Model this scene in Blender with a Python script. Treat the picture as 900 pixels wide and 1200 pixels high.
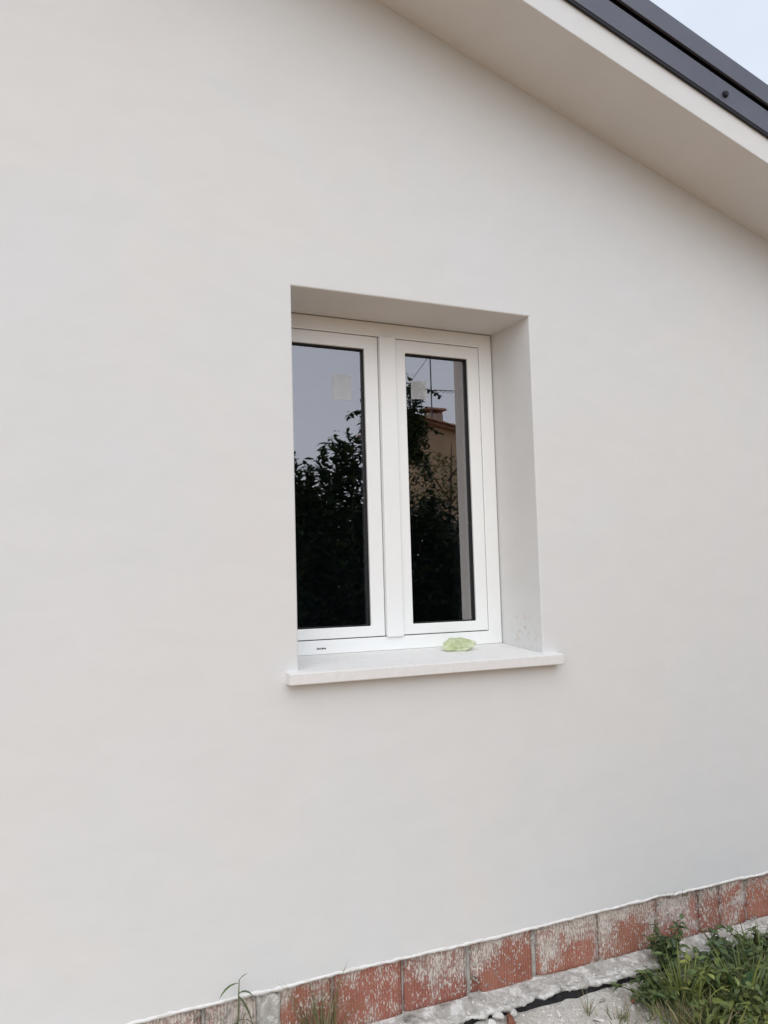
import bpy, bmesh, math, random
from mathutils import Vector, Matrix, noise
rnd = random.Random(7)
R = math.radians
scene = bpy.context.scene
col = scene.collection
for o in list(bpy.data.objects):
    bpy.data.objects.remove(o, do_unlink=True)

# ------------------------------------------------------------------ camera
cam_d = bpy.data.cameras.new('camera')
cam = bpy.data.objects.new('camera', cam_d)
col.objects.link(cam)
_r = Vector((0.90156, -0.43173, -0.02801)).normalized()
_f = Vector((0.43197, 0.89803, 0.08306)).normalized()
_u = _r.cross(_f).normalized()
_r = _f.cross(_u).normalized()
m = Matrix((_r, _u, -_f)).transposed().to_4x4()
m.translation = Vector((-1.003, -2.778, 0.2763))
cam.matrix_world = m
cam_d.sensor_fit = 'VERTICAL'
cam_d.sensor_height = 36.0
cam_d.lens = 36.0 * 1016.37 / 1200.0
cam_d.clip_start = 0.05
cam_d.clip_end = 2000
scene.camera = cam
scene.render.resolution_x = 768
scene.render.resolution_y = 1024

# ------------------------------------------------------------------ world + sun
SUN_EL, SUN_AZ = 40.0, -22.0          # azimuth measured from -y (in front of the wall) towards +x
world = bpy.data.worlds.new('World')
scene.world = world
world.use_nodes = True
wn, wl = world.node_tree.nodes, world.node_tree.links
wn.clear()
w_out = wn.new('ShaderNodeOutputWorld')
sky = wn.new('ShaderNodeTexSky')
sky.sky_type = 'NISHITA'
sky.sun_disc = False
sky.sun_elevation = R(SUN_EL)
sky.sun_rotation = R(180 - SUN_AZ)
sky.air_density = 1.0
sky.dust_density = 2.0
bg_sky = wn.new('ShaderNodeBackground')
bg_sky.inputs['Strength'].default_value = 0.10
wl.new(sky.outputs[0], bg_sky.inputs['Color'])
tc = wn.new('ShaderNodeTexCoord')
mp = wn.new('ShaderNodeMapping')
mp.inputs['Scale'].default_value = (1, 1, 3.2)
nz = wn.new('ShaderNodeTexNoise')
nz.inputs['Scale'].default_value = 1.5
nz.inputs['Detail'].default_value = 4
nz.inputs['Roughness'].default_value = 0.5
wl.new(tc.outputs['Generated'], mp.inputs[0])
wl.new(mp.outputs[0], nz.inputs[0])
rp = wn.new('ShaderNodeValToRGB')
rp.color_ramp.interpolation = 'B_SPLINE'
rp.color_ramp.elements[0].position = 0.27
rp.color_ramp.elements[0].color = (0.55, 0.60, 0.69, 1)
rp.color_ramp.elements[1].position = 0.73
rp.color_ramp.elements[1].color = (0.735, 0.79, 0.885, 1)
wl.new(nz.outputs[0], rp.inputs[0])
bg_cl = wn.new('ShaderNodeBackground')
bg_cl.inputs['Strength'].default_value = 1.14
wl.new(rp.outputs[0], bg_cl.inputs['Color'])
mx = wn.new('ShaderNodeMixShader')
mx.inputs[0].default_value = 0.88
wl.new(bg_sky.outputs[0], mx.inputs[1])
wl.new(bg_cl.outputs[0], mx.inputs[2])
wl.new(mx.outputs[0], w_out.inputs['Surface'])

sun_d = bpy.data.lights.new('sun', 'SUN')
sun_d.energy = 1.5
sun_d.angle = R(80)
sun_d.color = (1.0, 0.985, 0.965)
sun = bpy.data.objects.new('sun', sun_d)
col.objects.link(sun)
_d = Vector((math.sin(R(SUN_AZ)) * math.cos(R(SUN_EL)), -math.cos(R(SUN_AZ)) * math.cos(R(SUN_EL)), math.sin(R(SUN_EL))))
sun.rotation_euler = _d.to_track_quat('Z', 'Y').to_euler()
sun.location = _d * 30

scene.view_settings.view_transform = 'Standard'
scene.view_settings.look = 'None'
scene.view_settings.gamma = 1.0
scene.view_settings.use_curve_mapping = False
scene.view_settings.exposure = 0.25

# ------------------------------------------------------------------ material helpers
class Mat:
    def __init__(s, name, rough=0.8, spec=0.3, metal=0.0):
        s.m = bpy.data.materials.new(name)
        s.m.use_nodes = True
        s.n, s.l = s.m.node_tree.nodes, s.m.node_tree.links
        s.b = s.n['Principled BSDF']
        s.out = s.n['Material Output']
        s.b.inputs['Roughness'].default_value = rough
        s.b.inputs['Specular IOR Level'].default_value = spec
        s.b.inputs['Metallic'].default_value = metal
        s.co = s.n.new('ShaderNodeTexCoord')
    def mapping(s, scale):
        mpn = s.n.new('ShaderNodeMapping')
        mpn.inputs['Scale'].default_value = scale
        s.l.new(s.co.outputs['Object'], mpn.inputs[0])
        return mpn.outputs[0]
    def noise(s, scale, detail=4, rough=0.55, dist=0.0, stretch=(1, 1, 1)):
        t = s.n.new('ShaderNodeTexNoise')
        t.inputs['Scale'].default_value = scale
        t.inputs['Detail'].default_value = detail
        t.inputs['Roughness'].default_value = rough
        t.inputs['Distortion'].default_value = dist
        s.l.new(s.mapping(stretch), t.inputs[0])
        return t.outputs['Fac']
    def ramp(s, fac, stops):
        r = s.n.new('ShaderNodeValToRGB')
        e = r.color_ramp.elements
        while len(e) < len(stops):
            e.new(0.5)
        for i, (p, c) in enumerate(stops):
            e[i].position = p
            e[i].color = (c[0], c[1], c[2], 1) if hasattr(c, '__len__') else (c, c, c, 1)
        s.l.new(fac, r.inputs[0])
        return r.outputs[0]
    def mix(s, fac, a, b, mode='MIX'):
        x = s.n.new('ShaderNodeMix')
        x.data_type = 'RGBA'
        x.blend_type = mode
        for sock, v in ((x.inputs[0], fac), (x.inputs[6], a), (x.inputs[7], b)):
            if isinstance(v, (int, float)):
                sock.default_value = v
            elif isinstance(v, tuple):
                sock.default_value = (*v, 1)
            else:
                s.l.new(v, sock)
        return x.outputs[2]
    def math(s, op, a, b=0.0, clamp=False):
        x = s.n.new('ShaderNodeMath')
        x.operation = op
        x.use_clamp = clamp
        for sock, v in ((x.inputs[0], a), (x.inputs[1], b)):
            if isinstance(v, (int, float)):
                sock.default_value = v
            else:
                s.l.new(v, sock)
        return x.outputs[0]
    def attr(s, name):
        a = s.n.new('ShaderNodeAttribute')
        a.attribute_name = name
        return a.outputs['Color']
    def axis(s, i):
        x = s.n.new('ShaderNodeSeparateXYZ')
        s.l.new(s.co.outputs['Object'], x.inputs[0])
        return x.outputs[i]
    def color(s, v):
        if isinstance(v, tuple):
            s.b.inputs['Base Color'].default_value = (*v, 1)
        else:
            s.l.new(v, s.b.inputs['Base Color'])
        return s
    def bump(s, h, strength=0.3, dist=0.01):
        b = s.n.new('ShaderNodeBump')
        b.inputs['Strength'].default_value = strength
        b.inputs['Distance'].default_value = dist
        s.l.new(h, b.inputs['Height'])
        prev = s.b.inputs['Normal']
        if prev.is_linked:
            s.l.new(prev.links[0].from_socket, b.inputs['Normal'])
        s.l.new(b.outputs[0], s.b.inputs['Normal'])
        return s

def speckle(name, base, var=0.1, scale=30, rough=0.8, spec=0.3, bump=0.2, bd=0.004, metal=0.0):
    k = Mat(name, rough, spec, metal)
    lo = tuple(c * (1 - var) for c in base)
    hi = tuple(min(1, c * (1 + var)) for c in base)
    f = k.noise(scale, 5)
    k.color(k.ramp(f, [(0.3, lo), (0.7, hi)]))
    if bump:
        k.bump(k.noise(scale * 3, 4), bump, bd)
    return k.m

M = {}
# painted plaster: off-white, faint trowel clouding
k = Mat('plaster', 0.92, 0.15)
a = k.noise(0.9, 5, 0.6, 0.4)
b = k.noise(5.0, 5, 0.65, 0.6, (1, 1, 2.0))
c1 = k.ramp(a, [(0.3, (0.708, 0.693, 0.668)), (0.5, (0.692, 0.695, 0.685)), (0.72, (0.684, 0.697, 0.702))])
c2 = k.ramp(b, [(0.3, (0.970, 0.970, 0.970)), (0.62, (1.0, 1.0, 1.0))])
smear = k.ramp(k.noise(2.6, 7, 0.7, 1.6, (1, 1, 4)), [(0.60, 0.0), (0.74, 1.0)])
pc = k.mix(k.math('MULTIPLY', smear, 0.16), k.mix(1.0, c1, c2, 'MULTIPLY'), (0.705, 0.709, 0.705))
vd = k.n.new('ShaderNodeVectorMath'); vd.operation = 'DISTANCE'       # splash of rusty specks low on one reveal
k.l.new(k.co.outputs['Object'], vd.inputs[0]); vd.inputs[1].default_value = (0.9955, 0.12, 1.345)
near = k.ramp(vd.outputs['Value'], [(0.02, 1.0), (0.125, 0.0)])
blot = k.ramp(k.noise(34, 5, 0.65), [(0.53, 0.0), (0.66, 1.0)])
k.color(k.mix(k.math('MULTIPLY', k.math('MULTIPLY', near, blot), 0.75), pc, (0.50, 0.36, 0.22)))
k.bump(k.noise(1.6, 4, 0.5), 0.06, 0.02)
k.bump(k.noise(9, 5, 0.6, 0.5), 0.10, 0.006)
k.bump(k.noise(70, 4, 0.6, 0.5, (1, 1, 1.6)), 0.12, 0.002)
k.bump(k.noise(420, 3, 0.6), 0.22, 0.0012)
M['plaster'] = k.m
# raw white edge of the base coat
k = Mat('plaster_edge', 0.95, 0.1)
k.color(k.ramp(k.noise(24, 5), [(0.32, (0.66, 0.64, 0.60)), (0.5, (0.80, 0.79, 0.77))]))
k.bump(k.noise(70, 5), 0.5, 0.006)
M['edge'] = k.m
M['reveal'] = M['plaster']
M['pvc'] = speckle('white_pvc', (0.87, 0.88, 0.87), 0.012, 6, 0.32, 0.45, 0.03, 0.0008)
M['gasket'] = speckle('black_rubber', (0.012, 0.012, 0.013), 0.2, 40, 0.6, 0.3, 0)
M['seal'] = speckle('grey_sealant', (0.30, 0.285, 0.27), 0.15, 40, 0.7, 0.2, 0.1)
# sill stone
k = Mat('sill_stone', 0.75, 0.25)
s1 = k.ramp(k.noise(45, 6, 0.65), [(0.3, (0.70, 0.69, 0.67)), (0.65, (0.76, 0.755, 0.74))])
dirt = k.ramp(k.noise(17, 6, 0.7, 0.5), [(0.66, 0.0), (0.80, 1.0)])
k.color(k.mix(k.math('MULTIPLY', dirt, 0.35), s1, (0.42, 0.37, 0.31)))
k.bump(k.noise(160, 4), 0.2, 0.0015)
k.bump(k.noise(14, 4), 0.15, 0.004)
M['sill'] = k.m
# anodised trim
k = Mat('grey_metal', 0.42, 0.5, 0.35)
k.color(k.ramp(k.noise(3.0, 5, 0.6, 0, (1, 1, 1)), [(0.3, (0.108, 0.114, 0.142)), (0.7, (0.132, 0.139, 0.168))]))
k.bump(k.noise(4.0, 3), 0.06, 0.01)
M['metal'] = k.m
M['dark'] = speckle('dark_metal_and_shade', (0.012, 0.013, 0.018), 0.2, 20, 0.6, 0.3, 0)  # screw metal; its near-black also paints the shade around the trims
M['roof'] = speckle('roof_sheet', (0.10, 0.10, 0.12), 0.15, 4, 0.5, 0.4, 0.05)
M['room'] = speckle('bare_room', (0.26, 0.32, 0.44), 0.2, 3, 0.9, 0.1, 0.1)
# hollow clay bricks with combed face and mortar slurry on them
k = Mat('clay_brick', 0.9, 0.15)
base = k.ramp(k.noise(9, 5, 0.6), [(0.25, (0.30, 0.115, 0.085)), (0.5, (0.36, 0.148, 0.108)), (0.75, (0.41, 0.185, 0.138))])
tint = k.attr('tint')
base = k.mix(1.0, base, tint, 'MULTIPLY')
z = k.axis(2)
hgt = k.math('MULTIPLY', k.math('ADD', z, -0.06), 1.55)              # 0 at brick foot, about .3 at its head
cover = k.math('ADD', k.math('ADD', k.math('MULTIPLY', k.noise(7.0, 5, 0.65, 0.6), 1.35), -0.19), hgt)
cov_attr = k.n.new('ShaderNodeAttribute'); cov_attr.attribute_name = 'tint'
cover = k.math('ADD', cover, k.math('MULTIPLY', k.math('SUBTRACT', 1.0, cov_attr.outputs['Alpha']), 0.35))
fleck = k.noise(120, 3, 0.6, 0.5, (1.5, 1, 0.62))
fm = k.ramp(k.math('ADD', k.math('MULTIPLY', fleck, 1.0), k.math('MULTIPLY', cover, 0.42)), [(0.862, 0.0), (0.90, 0.95)])
wash = k.ramp(cover, [(0.74, 0.0), (1.04, 0.70)])
mort = k.ramp(k.noise(60, 4), [(0.3, (0.54, 0.47, 0.42)), (0.7, (0.72, 0.66, 0.60))])
k.color(k.mix(fm, k.mix(wash, base, (0.44, 0.40, 0.365)), mort))
wv = k.n.new('ShaderNodeTexWave')
wv.wave_type = 'BANDS'; wv.bands_direction = 'X'
wv.inputs['Scale'].default_value = 30
wv.inputs['Distortion'].default_value = 0.8
wv.inputs['Detail'].default_value = 2
k.l.new(k.co.outputs['Object'], wv.inputs[0])
k.bump(wv.outputs['Fac'], 0.55, 0.0035)
k.bump(fm, 0.6, 0.003)
k.bump(k.noise(90, 5), 0.35, 0.003)
M['brick'] = k.m
k = Mat('mortar', 0.95, 0.1)
k.color(k.ramp(k.noise(22, 6, 0.7), [(0.28, (0.27, 0.25, 0.225)), (0.5, (0.40, 0.38, 0.345)), (0.74, (0.50, 0.48, 0.45))]))
k.bump(k.noise(60, 6, 0.7), 0.7, 0.006)
M['mortar'] = k.m
k = Mat('pale_mortar', 0.95, 0.1)
k.color(k.ramp(k.noise(15, 8, 0.78, 0.6), [(0.34, (0.19, 0.18, 0.16)), (0.43, (0.40, 0.38, 0.35)), (0.53, (0.52, 0.50, 0.465)), (0.57, (0.72, 0.71, 0.685))]))
k.bump(k.noise(50, 6, 0.7), 0.8, 0.008)
M['ledge'] = k.m
M['flake'] = speckle('plaster_flake', (0.58, 0.56, 0.53), 0.15, 60, 0.95, 0.1, 0.3)
M['membrane'] = speckle('black_bitumen', (0.016, 0.016, 0.017), 0.4, 40, 0.75, 0.3, 0.4)
M['redclay'] = speckle('red_rubble', (0.31, 0.115, 0.08), 0.25, 60, 0.95, 0.1, 0.5)
M['brick_bit'] = speckle('brick_rubble', (0.25, 0.105, 0.075), 0.35, 45, 0.95, 0.1, 0.8, 0.01)
M['white_stone'] = speckle('white_rubble', (0.62, 0.60, 0.57), 0.18, 50, 0.95, 0.1, 0.5)
M['grey_stone'] = speckle('grey_rubble', (0.38, 0.355, 0.32), 0.2, 50, 0.95, 0.1, 0.5)
# ground: sandy site soil, turning to added warm-bounce ground and thin grass away from the house
k = Mat('site_soil', 0.97, 0.1)
s1 = k.ramp(k.noise(3.0, 8, 0.7, 0.4), [(0.28, (0.42, 0.38, 0.33)), (0.5, (0.66, 0.62, 0.565)), (0.72, (0.75, 0.725, 0.68))])
s2 = k.ramp(k.noise(120, 4, 0.7), [(0.3, 0.66), (0.6, 1.0)])
soil = k.mix(1.0, s1, s2, 'MULTIPLY')
bounce_earth = k.ramp(k.noise(6.0, 7, 0.7), [(0.3, (0.38, 0.20, 0.085)), (0.7, (0.58, 0.345, 0.165))])  # unseen ground, reddened to bounce warm light onto soffit and reveals
em = k.ramp(k.math('ADD', k.noise(2.2, 5, 0.65), k.math('MULTIPLY', k.axis(1), -0.5)), [(0.84, 0.0), (1.0, 1.0)])
soil = k.mix(em, soil, bounce_earth)
gm = k.ramp(k.math('ADD', k.noise(0.8, 6, 0.65), k.math('MULTIPLY', k.axis(1), -0.030)), [(0.70, 0.0), (0.86, 1.0)])
k.color(k.mix(gm, soil, k.ramp(k.noise(14, 6), [(0.3, (0.13, 0.10, 0.05)), (0.7, (0.24, 0.19, 0.10))])))
k.bump(k.noise(34, 7, 0.7), 0.8, 0.02)
M['soil'] = k.m
def leafmat(name, rough=0.5, trans=0.25, spec=0.35):
    k = Mat(name, rough, spec)
    t = k.attr('tint')
    c = k.mix(1.0, t, k.ramp(k.noise(25, 3), [(0.3, 0.75), (0.7, 1.0)]), 'MULTIPLY')
    k.color(c)
    tr = k.n.new('ShaderNodeBsdfTranslucent')
    k.l.new(c, tr.inputs[0])
    ms = k.n.new('ShaderNodeMixShader')
    ms.inputs[0].default_value = trans
    k.l.new(k.b.outputs[0], ms.inputs[1]); k.l.new(tr.outputs[0], ms.inputs[2])
    k.l.new(ms.outputs[0], k.out.inputs['Surface'])
    return k.m
M['leaf'] = leafmat('leaf')
M['bark'] = speckle('bark', (0.09, 0.07, 0.05), 0.3, 20, 0.95, 0.1, 0.6)
M['neighbour'] = speckle('ochre_render', (0.45, 0.33, 0.215), 0.12, 2, 0.9, 0.1, 0.1)
M['tile'] = speckle('clay_tile', (0.34, 0.19, 0.13), 0.3, 8, 0.9, 0.1, 0.3)
M['chimney'] = speckle('chimney_render', (0.40, 0.33, 0.27), 0.2, 5, 0.9, 0.1, 0.2)
M['steel'] = speckle('antenna_steel', (0.10, 0.10, 0.11), 0.1, 10, 0.5, 0.4, 0)
M['mark'] = speckle('dark_print', (0.03, 0.03, 0.035), 0.1, 10, 0.6, 0.3, 0)
# glass: coated double glazing, reflective and dim
k = Mat('coated_glass', 0.0, 0.5)
gl = k.n.new('ShaderNodeBsdfGlossy'); gl.inputs['Roughness'].default_value = 0.0
gl.inputs['Color'].default_value = (1.0, 0.96, 0.965, 1)
tr = k.n.new('ShaderNodeBsdfTransparent'); tr.inputs['Color'].default_value = (0.66, 0.70, 0.76, 1)
fr = k.n.new('ShaderNodeFresnel'); fr.inputs['IOR'].default_value = 1.5
fac = k.math('ADD', fr.outputs[0], 0.32, True)
ms = k.n.new('ShaderNodeMixShader')
k.l.new(fac, ms.inputs[0]); k.l.new(tr.outputs[0], ms.inputs[1]); k.l.new(gl.outputs[0], ms.inputs[2])
# pale specks over the lower part of the pane
vo = k.n.new('ShaderNodeTexVoronoi'); vo.inputs['Scale'].default_value = 26
k.l.new(k.co.outputs['Object'], vo.inputs[0])
sp = k.ramp(vo.outputs['Distance'], [(0.05, 1.0), (0.085, 0.0)])
sel = k.ramp(k.noise(3.5, 3), [(0.50, 0.0), (0.60, 1.0)])
low = k.math('LESS_THAN', k.axis(2), 2.05)
dd = k.n.new('ShaderNodeBsdfDiffuse'); dd.inputs['Color'].default_value = (0.5, 0.5, 0.5, 1)
ms2 = k.n.new('ShaderNodeMixShader')
k.l.new(k.math('MULTIPLY', k.math('MULTIPLY', sp, sel), k.math('MULTIPLY', low, 0.55)), ms2.inputs[0])
k.l.new(ms.outputs[0], ms2.inputs[1]); k.l.new(dd.outputs[0], ms2.inputs[2])
k.l.new(ms2.outputs[0], k.out.inputs['Surface'])
M['glass'] = k.m
k = Mat('plain_glass', 0.0, 0.5)
gl = k.n.new('ShaderNodeBsdfGlossy'); gl.inputs['Roughness'].default_value = 0.0
tr = k.n.new('ShaderNodeBsdfTransparent'); tr.inputs['Color'].default_value = (0.86, 0.89, 0.90, 1)
ms = k.n.new('ShaderNodeMixShader'); ms.inputs[0].default_value = 0.03
k.l.new(tr.outputs[0], ms.inputs[1]); k.l.new(gl.outputs[0], ms.inputs[2]); k.l.new(ms.outputs[0], k.out.inputs['Surface'])
M['glass_inner'] = k.m
# thin paper sticker, half see-through
def stickermat(name, f):
    k = Mat(name, 0.7, 0.2)
    k.color(k.ramp(k.noise(40, 4), [(0.3, (0.72, 0.73, 0.74)), (0.7, (0.86, 0.87, 0.88))]))
    t = k.n.new('ShaderNodeBsdfTransparent')
    ms = k.n.new('ShaderNodeMixShader')
    ms.inputs[0].default_value = f
    k.l.new(t.outputs[0], ms.inputs[1]); k.l.new(k.b.outputs[0], ms.inputs[2])
    k.l.new(ms.outputs[0], k.out.inputs['Surface'])
    return k.m
M['sticker'] = stickermat('clear_film', 0.26)
# crumpled packet
k = Mat('green_packet', 0.38, 0.5)
g = k.ramp(k.noise(28, 3, 0.5, 0.6), [(0.36, (0.40, 0.46, 0.24)), (0.52, (0.50, 0.56, 0.34)), (0.66, (0.66, 0.71, 0.52))])
dots = k.ramp(k.noise(130, 3), [(0.68, 0.0), (0.72, 1.0)])
k.color(k.mix(dots, g, (0.12, 0.13, 0.07)))
k.bump(k.noise(60, 3), 0.5, 0.004)
M['packet'] = k.m

# ------------------------------------------------------------------ mesh helpers
class MB:
    def __init__(s):
        s.v, s.f, s.c = [], [], []
    def add(s, verts, faces, c=(1, 1, 1, 1)):
        n = len(s.v)
        s.v += [tuple(v) for v in verts]
        s.f += [tuple(i + n for i in f) for f in faces]
        s.c += [c] * len(faces)
    def box(s, x0, x1, y0, y1, z0, z1, c=(1, 1, 1, 1)):
        s.add([(x0, y0, z0), (x1, y0, z0), (x1, y1, z0), (x0, y1, z0), (x0, y0, z1), (x1, y0, z1), (x1, y1, z1), (x0, y1, z1)],
              [(0, 3, 2, 1), (4, 5, 6, 7), (0, 1, 5, 4), (1, 2, 6, 5), (2, 3, 7, 6), (3, 0, 4, 7)], c)
    def prism(s, prof, x0, x1, fz=None, c=(1, 1, 1, 1)):
        """profile of (y, z) swept along x; fz(x) adds to z"""
        n = len(prof)
        g = fz or (lambda x: 0)
        s.add([(x0, y, z + g(x0)) for y, z in prof] + [(x1, y, z + g(x1)) for y, z in prof],
              [tuple(range(n)), tuple(range(2 * n - 1, n - 1, -1))] + [(i, i + n, (i + 1) % n + n, (i + 1) % n) for i in range(n)], c)
    def tube(s, pts, rad, n=6, c=(1, 1, 1, 1)):
        pts = [Vector(p) for p in pts]
        rings = []
        for i, p in enumerate(pts):
            t = (pts[min(i + 1, len(pts) - 1)] - pts[max(i - 1, 0)]).normalized()
            a = t.orthogonal().normalized(); b = t.cross(a)
            r = rad[i] if hasattr(rad, '__len__') else rad
            rings.append([p + (a * math.cos(2 * math.pi * j / n) + b * math.sin(2 * math.pi * j / n)) * r for j in range(n)])
        # keep rings aligned
        for i in range(1, len(rings)):
            best = min(range(n), key=lambda o: sum((rings[i][(j + o) % n] - rings[i - 1][j]).length for j in range(n)))
            rings[i] = rings[i][best:] + rings[i][:best]
        vs = [v for r in rings for v in r]
        fs = [(i * n + j, i * n + (j + 1) % n, (i + 1) * n + (j + 1) % n, (i + 1) * n + j) for i in range(len(pts) - 1) for j in range(n)]
        fs += [tuple(range(n))[::-1], tuple((len(pts) - 1) * n + j for j in range(n))]
        s.add(vs, fs, c)
    def ring(s, x0, x1, z0, z1, l, r, b, t, y0, y1):
        """rectangular frame with mitred corners, front y0, back y1"""
        o = [(x0, z0), (x1, z0), (x1, z1), (x0, z1)]
        i = [(x0 + l, z0 + b), (x1 - r, z0 + b), (x1 - r, z1 - t), (x0 + l, z1 - t)]
        vs = [(x, y0, zz) for x, zz in o] + [(x, y0, zz) for x, zz in i] + [(x, y1, zz) for x, zz in o] + [(x, y1, zz) for x, zz in i]
        fs = []
        for j in range(4):
            q = (j + 1) % 4
            fs += [(j, q, 4 + q, 4 + j), (8 + q, 8 + j, 12 + j, 12 + q), (q, j, 8 + j, 8 + q), (4 + j, 4 + q, 12 + q, 12 + j)]
        s.add(vs, fs)

def build(name, mb, mat, parent=None, origin=None, smooth=False, bevel=0.0, segs=2, angle=30):
    me = bpy.data.meshes.new(name)
    me.from_pydata(mb.v, [], mb.f)
    ca = me.attributes.new('tint', 'FLOAT_COLOR', 'FACE')
    flat = [x for c in mb.c for x in (c if len(c) == 4 else (*c, 1))]
    ca.data.foreach_set('color', flat)
    bm = bmesh.new(); bm.from_mesh(me)
    bmesh.ops.recalc_face_normals(bm, faces=bm.faces)
    if bevel:
        es = [e for e in bm.edges if len(e.link_faces) == 2 and e.calc_face_angle(0) > R(angle)]
        bmesh.ops.bevel(bm, geom=es, offset=bevel, segments=segs, profile=0.5, affect='EDGES', clamp_overlap=True)
    bm.to_mesh(me); bm.free()
    if smooth:
        me.polygons.foreach_set('use_smooth', [True] * len(me.polygons))
    me.materials.append(mat)
    o = bpy.data.objects.new(name, me)
    col.objects.link(o)
    off = Vector((0, 0, 0))
    if parent is not None:
        o.parent = parent
        r = parent
        while r is not None:
            off += r.location; r = r.parent
    elif origin is not None:
        off = Vector(origin); o.location = off
    if off.length:
        me.transform(Matrix.Translation(-off))
    return o

def empty(name, loc, label=None, cat=None, group=None, parent=None):
    o = bpy.data.objects.new(name, None)
    o.empty_display_size = 0.1
    col.objects.link(o)
    o.location = loc
    if parent: o.parent = parent
    if label: tag(o, label, cat, group)
    return o

def tag(o, label=None, cat=None, group=None, kind=None):
    if label: o['label'] = label
    if cat: o['category'] = cat
    if group: o['group'] = group
    if kind: o['kind'] = kind
    return o

def N(x, y=0.0, z=0.0):
    return noise.noise(Vector((x, y, z)))

# ------------------------------------------------------------------ dimensions
W, H, D = 0.9955, 1.320, 0.276          # window opening, reveal depth to the frame
GZ = -1.27                              # site level
SL = 0.3137                             # roof slope
def zs(x):                              # soffit line on the gable wall
    return 2.580 - SL * abs(x + 2.5) + SL * 2.5
XL, XR = -8.4, 3.4
def ground_z(x, y):
    base = GZ + 0.035 * max(0.0, 1 - max(0.0, -y) / 0.45)
    d = math.hypot(x - 1, y)
    amp = 1.0 if d < 6 else max(0.0, 1 - (d - 6) / 10)
    return base + amp * (0.018 * N(x * 1.7, y * 1.7, 3) + 0.012 * N(x * 5, y * 5, 9) + 0.006 * N(x * 17, y * 17, 4))

# ------------------------------------------------------------------ ground
def spaced(lo, a, b, hi, step):
    o = []
    x = a
    while x <= b + 1e-6:
        o.append(x); x += step
    g, st = b, step
    while g < hi:
        st *= 1.5; g = min(hi, g + st); o.append(g)
    g, st = a, step
    while g > lo:
        st *= 1.5; g = max(lo, g - st); o.insert(0, g)
    return o
gx = spaced(-400, -0.9, 3.2, 400, 0.025)
gy = spaced(-400, -1.3, 0.1, 400, 0.025)
gmb = MB()
nx = len(gx)
gmb.add([(x, y, ground_z(x, y)) for y in gy for x in gx],
        [(j * nx + i, j * nx + i + 1, (j + 1) * nx + i + 1, (j + 1) * nx + i) for j in range(len(gy) - 1) for i in range(nx - 1)])
tag(build('ground', gmb, M['soil'], smooth=True), 'sandy rubble-strewn soil along the foot of the house', kind='structure')

# ------------------------------------------------------------------ the house
house = empty('house', (0.0, 0.0, GZ), 'freshly plastered off-white gable house with one white double window', 'house')

def zbot(x):
    return -1.006 + 0.006 * N(x * 2.1, 1) + 0.004 * N(x * 7, 5) + 0.002 * N(x * 25, 8) + (0.010 if 1.42 < x < 1.58 else 0) * (1 - abs(x - 1.5) / 0.08)

# plaster skin of the gable wall, with the window opening cut through
def wall_mesh():
    xs = [XL]
    x = -7.4
    while x < -0.9:
        xs.append(x); x += 1.0
    xs.append(-2.5)
    x = -0.9
    while x < 2.6:
        xs.append(round(x, 4)); x += 0.03
    xs += [2.9, XR, 0.0, W]
    xs = sorted(set(xs))
    xs = [x for i, x in enumerate(xs) if x in (0.0, W) or min(abs(x - 0.0), abs(x - W)) > 0.012]
    bm = bmesh.new()
    T = 0.30
    def vert(x, y, zz): return bm.verts.new((x, y, zz))
    V = []
    for x in xs:
        zz = [zbot(x), -0.02, H, zs(x) + 0.03]
        V.append([[vert(x, y, q) for q in zz] for y in (0.0, T)])
    for i in range(len(xs) - 1):
        hole = xs[i] >= -1e-6 and xs[i + 1] <= W + 1e-6
        for j in range(3):
            if hole and j == 1: continue
            for s in (0, 1):
                q = [V[i][s][j], V[i + 1][s][j], V[i + 1][s][j + 1], V[i][s][j + 1]]
                bm.faces.new(q if s == 0 else q[::-1])
        bm.faces.new([V[i][0][0], V[i][1][0], V[i + 1][1][0], V[i + 1][0][0]])
        bm.faces.new([V[i][0][3], V[i + 1][0][3], V[i + 1][1][3], V[i][1][3]])
        if hole:
            bm.faces.new([V[i][0][2], V[i + 1][0][2], V[i + 1][1][2], V[i][1][2]])
            bm.faces.new([V[i][0][1], V[i][1][1], V[i + 1][1][1], V[i + 1][0][1]])
    for i, x in enumerate(xs):
        if x in (0.0, W):
            f = [V[i][0][1], V[i][1][1], V[i][1][2], V[i][0][2]]
            bm.faces.new(f)
        if i in (0, len(xs) - 1):
            for j in range(3):
                bm.faces.new([V[i][0][j], V[i][1][j], V[i][1][j + 1], V[i][0][j + 1]])
    bmesh.ops.recalc_face_normals(bm, faces=bm.faces)
    es = []
    for e in bm.edges:
        a, b = e.verts[0].co, e.verts[1].co
        if abs(a.y) < 1e-6 and abs(b.y) < 1e-6 and len(e.link_faces) == 2 and e.calc_face_angle(0) > 1:
            if -0.03 < min(a.z, b.z) and max(a.z, b.z) <= H + 1e-5 and -1e-5 <= min(a.x, b.x) and max(a.x, b.x) <= W + 1e-5 and not (a.z < 0 and b.z < 0):
                es.append(e)
    bmesh.ops.bevel(bm, geom=es, offset=0.006, segments=3, profile=0.5, affect='EDGES')
    me = bpy.data.meshes.new('wall')
    bm.to_mesh(me); bm.free()
    me.transform(Matrix.Translation((0, 0, -GZ)))
    me.materials.append(M['plaster'])
    o = bpy.data.objects.new('wall', me)
    col.objects.link(o); o.parent = house
    return o
wall = wall_mesh()

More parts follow.
